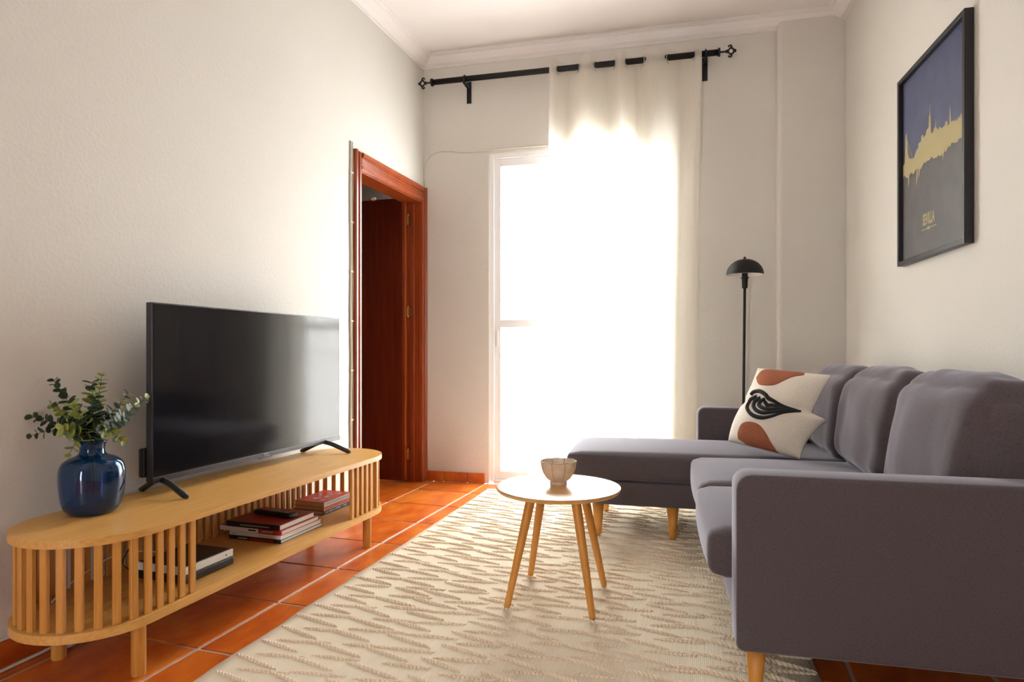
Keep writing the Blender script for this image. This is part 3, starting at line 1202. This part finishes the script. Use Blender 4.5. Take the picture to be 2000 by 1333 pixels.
def book(x0, x1, y0, y1, z0, h, cover, pages, spine, label, cover_t=0.0022, slip=0.004):
    """spine: 'y-' (faces the viewer) or 'x+' (faces the room)"""
    t = thing('book', label, 'book', ((x0 + x1) / 2, (y0 + y1) / 2, z0))
    hx, hy = (x1 - x0) / 2, (y1 - y0) / 2
    obj('cover', nbox(-hx, hx, -hy, hy, 0, cover_t, 0.0006, 1), cover, t)
    obj('cover', nbox(-hx, hx, -hy, hy, h - cover_t, h, 0.0006, 1), cover, t)
    if spine == 'y-':
        obj('pages', nbox(-hx + slip, hx - slip, -hy + 0.003, hy - slip, cover_t, h - cover_t), pages, t)
        obj('spine', nbox(-hx, hx, -hy - 0.001, -hy + 0.003, 0.0004, h - 0.0004, 0.0008, 1), cover, t)
    else:
        obj('pages', nbox(-hx + slip, hx - 0.003, -hy + slip, hy - slip, cover_t, h - cover_t), pages, t)
        obj('spine', nbox(hx - 0.003, hx + 0.001, -hy, hy, 0.0004, h - 0.0004, 0.0008, 1), cover, t)
    return t, hx, hy


G1 = 'books stacked beside the remote control'
z = SZ
t, hx, hy = book(-1.893, -1.642, 2.110, 2.392, z, 0.0150, 'cover_black', 'paper', 'y-', 'thin black book with red strip, lowest of the remote control stack', slip=0.003)
obj('strip', nbox(-0.02, hx - 0.035, -hy - 0.0016, -hy - 0.0011, 0.004, 0.011), 'cover_red', t)
obj('strip', nbox(-0.08, -0.035, -hy - 0.0016, -hy - 0.0011, 0.005, 0.010), 'ink_grey', t)
t['group'] = G1
z += 0.0152
t, hx, hy = book(-1.893, -1.644, 2.113, 2.385, z, 0.0150, 'cover_white', 'paper', 'y-', 'white paperback just above the lowest black book', slip=0.003)
obj('strip', nbox(-hx + 0.012, -hx + 0.035, -hy - 0.0016, -hy - 0.0011, 0.006, 0.009), 'ink_grey', t)
obj('strip', nbox(0.02, 0.09, -hy - 0.0016, -hy - 0.0011, 0.0055, 0.0085), 'ink_grey', t)
t['group'] = G1
z += 0.0152
t, hx, hy = book(-1.945, -1.645, 2.118, 2.370, z, 0.0190, 'cover_red', 'paper', 'y-', 'wide red and white book under the maroon one', slip=0.004)
obj('white_panel', nbox(-hx, 0.040, -hy - 0.0018, -hy - 0.0011, 0.0006, 0.0184), 'cover_white', t)
obj('title', nbox(-0.008, 0.028, -hy - 0.0024, -hy - 0.0019, 0.007, 0.013), 'ink_black', t)
obj('title', nbox(0.055, 0.11, -hy - 0.0017, -hy - 0.0012, 0.007, 0.012), 'ink_grey', t)
t['group'] = G1
z += 0.0192
t, hx, hy = book(-1.905, -1.648, 2.112, 2.345, z, 0.0230, 'cover_maroon', 'paper', 'y-', 'thick maroon hardback with black spine under the remote control', slip=0.005)
obj('spine_band', nbox(-hx, hx, -hy - 0.0022, -hy - 0.0011, 0.0008, 0.0222), 'cover_black', t)
obj('title', nbox(-0.06, 0.08, -hy - 0.0028, -hy - 0.0023, 0.009, 0.0125), 'ink_grey', t)
t['group'] = G1
z += 0.0232
rm = thing('remote_control', 'black remote control lying on the maroon book', 'remote', (-1.768, 2.238, z), R(-6))
obj('body', cushion(bmesh.new(), -0.105, 0.105, -0.022, 0.022, 0.0, 0.020, 0.008, (0, 0, 0.001), n_=8), 'black_plastic', rm, True)
obj('key_pad', nbox(-0.06, -0.035, -0.014, 0.014, 0.0196, 0.0214, 0.001), 'cover_red', rm)
bt = None
for i in range(8):
    for j in range(3):
        if bt is None:
            bt = obj('button', lathe(bmesh.new(), [(0.0036, 0.0195), (0.0036, 0.0216), (0.003, 0.0220)], 10), 'ink_grey', rm)
            o = bt
        else:
            o = meshobj('button', bt.data, None, rm)
        o.location = (-0.022 + i * 0.0145, (j - 1) * 0.012, 0)
G2 = 'books stacked at the right end of the bench'
z = SZ
t, hx, hy = book(-1.905, -1.737, 2.535, 2.772, z, 0.0200, 'cover_purple', 'paper_tan', 'x+', 'dark purple paperback at the bottom of the right-hand stack')
for y0, y1 in ((-0.100, -0.085), (-0.078, -0.040), (-0.034, -0.024), (-0.018, 0.022), (0.045, 0.075)):
    obj('title', nbox(hx + 0.0011, hx + 0.0016, y0, y1, 0.0065, 0.0135), 'ink_grey', t)
t['group'] = G2
z += 0.0202
t, hx, hy = book(-1.900, -1.738, 2.537, 2.765, z, 0.0190, 'cover_orange', 'paper_tan', 'x+', 'orange paperback in the middle of the right-hand stack')
obj('strip', nbox(hx + 0.0011, hx + 0.0016, -0.02, 0.08, 0.006, 0.013), 'cover_bright_red', t)
t['group'] = G2
z += 0.0192
t, hx, hy = book(-1.893, -1.733, 2.531, 2.768, z, 0.0220, 'cover_bright_red', 'paper_tan', 'x+', 'red patterned paperback with white spine on top of the right-hand stack')
obj('white_panel', nbox(hx + 0.0011, hx + 0.0018, -hy, hy, 0.0010, 0.0205), 'cover_white', t)
obj('title', nbox(hx + 0.0019, hx + 0.0023, -hy + 0.02, hy - 0.03, 0.008, 0.014), 'ink_grey', t)
for dx, dy, rr in ((-0.01, -0.05, 0.014), (0.025, -0.015, 0.013), (-0.025, 0.01, 0.015), (0.02, 0.04, 0.013), (-0.02, 0.06, 0.011), (0.04, 0.075, 0.010), (0.045, -0.07, 0.011)):
    bm = bmesh.new()
    lathe(bm, [(rr, 0.0219), (rr, 0.0224)], 7, dx, dy)
    obj('printed_flower', bm, 'ink_white' if dx > -0.015 else 'cover_orange', t)
t['group'] = G2

t = thing('router_box', 'flat black box under the white set-top box behind the slats', 'device', (-1.752, 1.750, SZ))
obj('body', nbox(-0.105, 0.105, -0.112, 0.112, 0.003, 0.030, 0.006, 3), 'black_plastic', t)
for sx in (-1, 1):
    for sy in (-1, 1):
        obj('foot', lathe(bmesh.new(), [(0.008, 0), (0.008, 0.004)], 10, sx * 0.08, sy * 0.085), 'grey_plastic', t)
t = thing('set_top_box', 'white set-top box with black lid on the bench shelf', 'device', (-1.752, 1.750, SZ + 0.0302))
obj('body', nbox(-0.102, 0.102, -0.110, 0.110, 0, 0.026, 0.003, 2), 'white_plastic', t)
obj('lid', nbox(-0.096, 0.096, -0.104, 0.104, 0.0255, 0.028, 0.001, 1), 'black_plastic', t)
o = obj('indicator', lathe(bmesh.new(), [(0.004, 0), (0.004, 0.001)], 10), 'grey_plastic', t)
o.location = (0.1021, 0.075, 0.013)
o.rotation_euler = (0, R(90), 0)

# cables in and behind the bench
tag(obj('cable', tube(bmesh.new(), smooth_path([(-1.86, 1.77, 0.232), (-1.90, 1.70, 0.255), (-1.92, 1.60, 0.262), (-1.925, 1.50, 0.235), (-1.92, 1.44, 0.21), (-1.915, 1.40, 0.189)], 8), 0.0022, 6), 'cable_white', None, True), 'thin white cable sagging behind the front slats of the bench', 'cable')
tag(obj('cable', tube(bmesh.new(), smooth_path([(-1.862, 1.66, 0.200), (-1.89, 1.62, 0.24), (-1.92, 1.70, 0.30), (-1.94, 1.765, 0.34), (-1.97, 1.7738, 0.37), (-2.02, 1.776, 0.40)], 8), 0.0025, 6), 'cover_black', None, True), 'black cable rising behind the set-top box', 'cable')
tag(obj('cable', tube(bmesh.new(), smooth_path([(-2.038, 0.6, 0.083), (-2.037, 1.1, 0.083), (-2.036, 1.45, 0.084), (-2.035, 1.9, 0.083), (-2.036, 2.6, 0.084), (-2.037, 3.25, 0.083)], 8), 0.0045, 6), 'cable_white', None, True), 'white cable running along the top of the left skirting', 'cable')
tag(obj('cable', tube(bmesh.new(), smooth_path([(-2.02, 0.7, 0.006), (-2.005, 1.1, 0.006), (-2.010, 1.45, 0.006), (-2.012, 1.56, 0.018)], 8), 0.0048, 6), 'cable_white', None, True), 'pale cable lying on the floor by the bench leg', 'cable')
ps = thing('power_strip', 'white power strip with glowing red switch under the bench', 'power strip', (-1.990, 1.565, 0.0), R(3))
obj('body', nbox(-0.026, 0.026, -0.085, 0.115, 0.004, 0.042, 0.006, 3), 'white_plastic', ps)
obj('end_cap', nbox(-0.028, 0.028, -0.092, -0.0855, 0.001, 0.040, 0.003, 2), 'black_plastic', ps)
obj('switch', nbox(-0.009, 0.010, -0.072, -0.045, 0.040, 0.049, 0.002, 2), 'power_light', ps)
for k in range(2):
    obj('socket', lathe(bmesh.new(), [(0.019, 0.0415), (0.019, 0.0428), (0.016, 0.0428), (0.015, 0.0422)], 20, 0, -0.01 + k * 0.06), 'white_trim', ps)

# ------------------------------------------------------------------ round side table and bowl
TX, TY = -0.579, 2.372
tb = thing('round_table', 'small round wooden table with four splayed legs on the rug', 'table', (TX, TY, 0))
o = obj('tabletop', lathe(bmesh.new(), [(0.225, 0.4145), (0.232, 0.4165), (0.2375, 0.424), (0.2385, 0.4285), (0.237, 0.4318), (0.234, 0.4325)], 72), 'tabletop_wood', tb)
mod_smooth(o, 35)
for bx, by in ((-0.152, -0.166), (0.164, -0.166), (-0.162, 0.177), (0.150, 0.157)):
    tx, ty = bx * 0.52, by * 0.52
    bm = tube(bmesh.new(), [(bx, by, 0.012), (bx * 0.996, by * 0.996, 0.016), (tx, ty, 0.418)], [0.0105, 0.0118, 0.0185], 18)
    mod_smooth(obj('leg', bm, 'beech', tb))
bw = thing('ceramic_bowl', 'small fluted cream bowl with dark rim on the round table', 'bowl', (-0.588, 2.412, 0.4327), R(14))
outer = [(0.033, 0.0), (0.034, 0.006), (0.032, 0.010), (0.046, 0.020), (0.058, 0.038), (0.066, 0.058), (0.0695, 0.078), (0.0715, 0.088)]
innr = [(0.0685, 0.088), (0.066, 0.078), (0.062, 0.058), (0.054, 0.038), (0.040, 0.020), (0.010, 0.014)]
o = obj('body', lathe(bmesh.new(), outer + innr, 96, lobes=8, amp=0.05), 'ceramic', bw)
mod_smooth(o, 60)
bm = bmesh.new()
n_ = 96
pth = []
for k in range(n_ + 1):
    a = 2 * PI * k / n_
    rr = 0.0702 * (1 - 0.05 * (1 - abs(math.cos(4 * a)) ** 0.6))
    pth.append((rr * math.cos(a), rr * math.sin(a), 0.0878))
obj('rim', tube(bm, pth, 0.0014, 6), 'rim_brown', bw, True)
for k in range(8):
    a = (k + 0.5) * 2 * PI / 8
    path = [((r_ * 0.951) * math.cos(a), (r_ * 0.951) * math.sin(a), z_) for r_, z_ in outer[2:]]
    obj('flute_line', tube(bmesh.new(), path, 0.0007, 5), 'rim_brown', bw, True)
    path = [((r_ * 0.949) * math.cos(a), (r_ * 0.949) * math.sin(a), z_) for r_, z_ in innr[:-1]]
    obj('flute_line', tube(bmesh.new(), path, 0.0007, 5), 'rim_brown', bw, True)

# ------------------------------------------------------------------ floor lamp
lp = thing('floor_lamp', 'black mushroom floor lamp with dome shade behind the sofa arm', 'lamp', (0.150, 4.16, 0))
mod_smooth(obj('base', lathe(bmesh.new(), [(0.105, 0.0), (0.11, 0.004), (0.11, 0.016), (0.10, 0.022), (0.012, 0.026)], 40), 'black_metal', lp))
obj('pole', tube(bmesh.new(), [(0, 0, 0.02), (0.014, 0, 1.36)], 0.0085, 14), 'black_metal', lp, True)
lx = 0.014
o = obj('socket', lathe(bmesh.new(), [(0.012, 1.335), (0.017, 1.340), (0.019, 1.395), (0.024, 1.398), (0.024, 1.404), (0.017, 1.408), (0.017, 1.44)], 24, lx, 0), 'black_metal', lp)
mod_smooth(o)
dome = [(0.1095 * math.cos(a), 1.421 + 0.096 * math.sin(a)) for a in [i * PI / 2 / 14 for i in range(15)]]
dome[-1] = (0.002, 1.517)
o = obj('shade', lathe(bmesh.new(), dome + [(r_ * 0.985, z_ - 0.0015) for r_, z_ in dome[::-1]], 56, lx, 0, cap0=False, cap1=False), 'black_metal', lp, True)
o = obj('shade_lining', lathe(bmesh.new(), [(max(0.0015, r_ * 0.975), z_ - 0.0025) for r_, z_ in dome], 56, lx, 0, cap0=False, cap1=True), 'shade_inner', lp, True)
obj('knob', lathe(bmesh.new(), [(0.004, 1.515), (0.008, 1.520), (0.009, 1.524), (0.006, 1.529), (0.001, 1.531)], 16, lx, 0), 'black_metal', lp, True)

# ------------------------------------------------------------------ curtain rod and curtain
RODZ, RODD = 2.868, -0.105
rod = thing('curtain_rod', 'black iron curtain rod with scrolled finials above the balcony door', 'curtain rod', (BK.x, BK.y, 0), BA)
obj('rod', tube(bmesh.new(), [(0.105, RODD, RODZ), (2.055, RODD, RODZ)], 0.0195, 20), 'black_metal', rod, True)
for s0, sg in ((0.105, -1), (2.055, 1)):
    bm = bmesh.new()
    tube(bm, [(s0 - sg * 0.004, RODD, RODZ), (s0 + sg * 0.008, RODD, RODZ)], 0.027, 20)
    obj('end_cap', bm, 'black_metal', rod)
    bm = bmesh.new()
    tube(bm, smooth_path([(s0, RODD, RODZ), (s0 + sg * 0.03, RODD, RODZ), (s0 + sg * 0.045, RODD, RODZ), (s0 + sg * 0.062, RODD, RODZ)], 3), [0.006] * 6 + [0.010, 0.012, 0.011, 0.008], 10)
    for up in (-1, 1):
        c = [(0.058, 0.004), (0.068, 0.018), (0.078, 0.026), (0.074, 0.036), (0.064, 0.035), (0.058, 0.029)]
        tube(bm, smooth_path([(s0 + sg * a, RODD, RODZ + up * h) for a, h in c], 4), 0.0055, 8)
        tube(bm, smooth_path([(s0 + sg * a, RODD, RODZ + up * h) for a, h in ((0.070, 0.020), (0.084, 0.016), (0.092, 0.004))], 4), 0.006, 8)
    lathe_c = bmesh.ops.create_uvsphere(bm, u_segments=12, v_segments=8, radius=0.011)
    for v in lathe_c['verts']:
        v.co += Vector((s0 + sg * 0.097, RODD, RODZ))
    obj('finial', bm, 'black_metal', rod, True)
for s_ in (0.348, 1.975):
    bm = bmesh.new()
    box(bm, s_ - 0.017, s_ + 0.017, -0.009, -0.001, RODZ - 0.135, RODZ + 0.02, 0.002)
    box(bm, s_ - 0.010, s_ + 0.010, RODD - 0.02, -0.008, RODZ - 0.037, RODZ - 0.021, 0.002)
    obj('bracket', bm, 'black_metal', rod)
    pth = [(s_, RODD + 0.0235 * math.cos(a), RODZ + 0.0235 * math.sin(a)) for a in [R(k * 15) for k in range(25)]]
    obj('clamp_ring', tube(bmesh.new(), pth, 0.0055, 8), 'black_metal', rod, True)

cur = thing('curtain', 'sheer cream eyelet curtain drawn across the balcony door', 'curtain', (BK.x, BK.y, 0), BA)


def pxs(p):
    return 0.962 + (p - 1070) / 295.0 * 0.985


cross = [pxs(p) for p in (1086, 1126, 1162, 1198, 1223, 1254, 1303, 1350)]
knots = [cross[0] - 0.10] + cross + [cross[-1] + 0.125]
samples = []            # (s, signed wave)
for k in range(len(knots) - 1):
    sg = -1 if k % 2 == 0 else 1      # first lobe lies in front of the rod (towards the room)
    nn = 14
    for i in range(nn):
        f = i / nn
        if k == 0:
            ff = 0.5 + f * 0.5
            samples.append((knots[0] + 0.045 + (cross[0] - knots[0] - 0.045) * f, sg * math.sin(PI * ff)))
        elif k == len(knots) - 2:
            samples.append((knots[k] + 0.052 * f, sg * math.sin(PI * f * 0.5)))
        else:
            samples.append((knots[k] + (knots[k + 1] - knots[k]) * f, sg * math.sin(PI * f)))
samples.append((knots[-2] + 0.052, -1.0))
bm = bmesh.new()
NZ = 70
ZT, ZB = RODZ + 0.055, 0.012
cg = []
for j in range(NZ + 1):
    t = j / NZ
    z = ZT + (ZB - ZT) * t
    row = []
    for i, (s_, wv) in enumerate(samples):
        amp = 0.046 if t < 0.04 else 0.046 - 0.010 * min(1, t * 2)
        drift = 0.018 * math.sin(t * 2.3 + s_ * 5.0) * min(1, t * 3) - 0.035 * t * (s_ - 1.45)
        second = 0.010 * math.sin(s_ * 42 + t * 2.0) * min(1, t * 4)
        d = RODD + wv * amp + second
        zz = z
        if j == 0:
            zz += 0.006 * (1 if wv < 0 else -0.4)
        row.append(bm.verts.new((s_ + drift, min(d, -0.03), zz)))
    cg.append(row)
for j in range(NZ):
    for i in range(len(samples) - 1):
        bm.faces.new((cg[j][i], cg[j][i + 1], cg[j + 1][i + 1], cg[j + 1][i]))
obj('cloth', bm, 'sheer_curtain', cur, True)
for k, s_ in enumerate(cross):
    tilt = R(28) * (1 if k % 2 == 0 else -1)
    pth = []
    for q in range(25):
        a = 2 * PI * q / 24
        x_, z_ = 0.029 * math.cos(a), 0.029 * math.sin(a)
        pth.append((s_ + x_ * math.sin(tilt) * 0.8, RODD + x_ * math.cos(tilt), RODZ - 0.008 + z_))
    obj('eyelet', tube(bmesh.new(), pth, 0.0032, 6), 'eyelet_metal', cur, True)

# ------------------------------------------------------------------ cables on the walls
wc = thing('wall_cable', 'cream cables clipped to the wall left of the door frame', 'cable', (XL, 3.258, 0))
for dy, ph in ((-0.010, 0.0), (0.006, 1.7)):
    path = [(0.006, dy + 0.003 * math.sin(k * 1.3 + ph), 0.10 + k * 0.13) for k in range(17)]
    obj('cord', tube(bmesh.new(), smooth_path(path, 4), 0.0055, 6), 'cable_cream', wc, True)
for k in range(7):
    obj('clip', nbox(0.001, 0.0135, -0.018, 0.014, 0.25 + k * 0.29, 0.262 + k * 0.29, 0.002), 'cable_cream', wc)
path = [bk(0.012, -0.006, 2.16), bk(0.006, -0.006, 2.26), bk(0.02, -0.006, 2.33), bk(0.07, -0.006, 2.388), bk(0.16, -0.006, 2.405), bk(0.30, -0.006, 2.388), bk(0.45, -0.006, 2.384), bk(0.8, -0.006, 2.388), bk(1.2, -0.006, 2.384), bk(1.68, -0.006, 2.386)]
tag(obj('wall_cable', tube(bmesh.new(), smooth_path(path, 6), 0.0042, 6), 'cable_cream', None, True), 'cream cable looping from the door frame over the balcony door', 'cable')

# ------------------------------------------------------------------ framed skyline print on the right wall
pw, ph = 0.672, 0.868
PZ = 1.347
cpt = rw(0, 0, 0)
# near edge of the picture along the wall (distance from the back corner, negative towards the viewer)
a_near = -1.712
pic = thing('framed_print', 'black framed blue and grey city skyline print above the sofa', 'picture', rw(a_near + pw / 2, 0, PZ), RA)
# local: x into wall, y away along the wall, z up
fd = 0.034
fw_ = 0.020
for y0, y1, z0, z1 in ((-pw / 2, -pw / 2 + fw_, 0, ph), (pw / 2 - fw_, pw / 2, 0, ph), (-pw / 2 + fw_, pw / 2 - fw_, 0, fw_), (-pw / 2 + fw_, pw / 2 - fw_, ph - fw_, ph)):
    obj('frame_bar', nbox(-fd, -0.002, y0, y1, z0, z1, 0.0015, 1), 'frame_black', pic)
IW, IH = pw - 2 * fw_, ph - 2 * fw_


def PP(p, q, x):
    """p: 0 far/left .. 1 near/right as seen from the room, q: 0 bottom .. 1 top"""
    return Vector((x, IW / 2 - p * IW, fw_ + q * IH))


def flat(name, pts, mat, x, parent):
    bm = bmesh.new()
    vs = [bm.verts.new(PP(p, q, x)) for p, q in pts]
    vb = [bm.verts.new(PP(p, q, x + 0.0008)) for p, q in pts]
    bm.faces.new(vs)
    for i in range(len(vs)):
        j = (i + 1) % len(vs)
        bm.faces.new((vs[i], vs[j], vb[j], vb[i]))
    bmesh.ops.triangulate(bm, faces=[f for f in bm.faces if len(f.verts) > 4])
    return obj(name, bm, mat, parent)


def strips(name, top, q0, mat, x, parent):
    bm = bmesh.new()
    tv_ = [(bm.verts.new(PP(p, q, x)), bm.verts.new(PP(p, q0, x)), bm.verts.new(PP(p, q, x + 0.0006)), bm.verts.new(PP(p, q0, x + 0.0006))) for p, q in top]
    for a, b_ in zip(tv_, tv_[1:]):
        bm.faces.new((a[0], b_[0], b_[1], a[1]))
        bm.faces.new((a[0], a[2], b_[2], b_[0]))
    return obj(name, bm, mat, parent)


poster = flat('poster', [(0, 0), (1, 0), (1, 1), (0, 1)], 'poster_sky', -0.0150, pic)
ground = [(0, 0), (1, 0)]
rnd = random.Random(4)
k = 60
for i in range(k + 1):
    p = 1 - i / k
    ground.append((p, 0.463 + 0.022 * noise.noise(Vector((p * 14, 0.3, 0))) + 0.016 * noise.noise(Vector((p * 45, 2.3, 0)))))
strips('printed_ground', ground[2:][::-1], 0.0, 'poster_ground', -0.0166, poster)
sky = [(0, 0.40)]
sky += [(0, 0.545), (0.035, 0.545), (0.05, 0.70), (0.075, 0.71), (0.085, 0.60), (0.12, 0.555), (0.20, 0.54), (0.21, 0.545), (0.25, 0.575), (0.28, 0.575), (0.285, 0.60), (0.33, 0.60), (0.335, 0.625), (0.36, 0.63), (0.37, 0.61), (0.41, 0.615), (0.42, 0.635), (0.455, 0.64), (0.46, 0.69), (0.468, 0.70), (0.474, 0.76), (0.480, 0.70), (0.488, 0.69), (0.492, 0.60), (0.53, 0.60), (0.54, 0.615), (0.556, 0.615), (0.562, 0.66), (0.570, 0.615), (0.60, 0.59), (0.63, 0.60), (0.65, 0.585), (0.70, 0.585), (0.71, 0.60), (0.735, 0.60), (0.74, 0.575), (0.765, 0.575), (0.77, 0.62), (0.777, 0.665), (0.784, 0.62), (0.79, 0.58), (0.84, 0.575), (0.845, 0.56), (0.86, 0.575), (0.875, 0.56), (0.89, 0.58), (0.905, 0.565), (0.92, 0.585), (0.935, 0.57), (0.95, 0.59), (0.965, 0.575), (0.98, 0.595), (1, 0.595), (1, 0.40)]
strips('printed_skyline', sky[1:-1], 0.40, 'ink_cream', -0.0158, poster)
for p in (0.10, 0.14, 0.18):
    flat('bridge_stay', [(0.075, 0.675), (0.079, 0.675), (p + 0.004, 0.545), (p, 0.545)], 'ink_cream', -0.0160, poster)
for p, q0, q1 in ((0.11, 0.40, 0.47), (0.26, 0.385, 0.47), (0.30, 0.415, 0.47), (0.68, 0.425, 0.47)):
    flat('paint_drip', [(p, q1), (p - 0.008, q0 + 0.02), (p - 0.002, q0), (p + 0.010, q0 + 0.025), (p + 0.02, q1)], 'ink_cream', -0.0172, poster)
me = text_mesh('SEVILLA', 0.066, lambda x, y, z_: Vector((-0.0174, IW / 2 - (0.46 * IW + x * 0.52), fw_ + 0.150 * IH + y)), bold=0.0022)
meshobj('lettering', me, 'ink_cream', poster)
flat('rule', [(0.34, 0.125), (0.43, 0.125), (0.43, 0.129), (0.34, 0.129)], 'ink_cream', -0.0172, poster)
flat('rule', [(0.49, 0.125), (0.58, 0.125), (0.58, 0.129), (0.49, 0.129)], 'ink_cream', -0.0172, poster)
flat('ornament', [(0.44, 0.120), (0.48, 0.120), (0.485, 0.127), (0.48, 0.134), (0.44, 0.134), (0.435, 0.127)], 'ink_cream', -0.0172, poster)
obj('glazing', nbox(-0.0225, -0.0205, -IW / 2, IW / 2, fw_, ph - fw_), 'window_glass', pic)
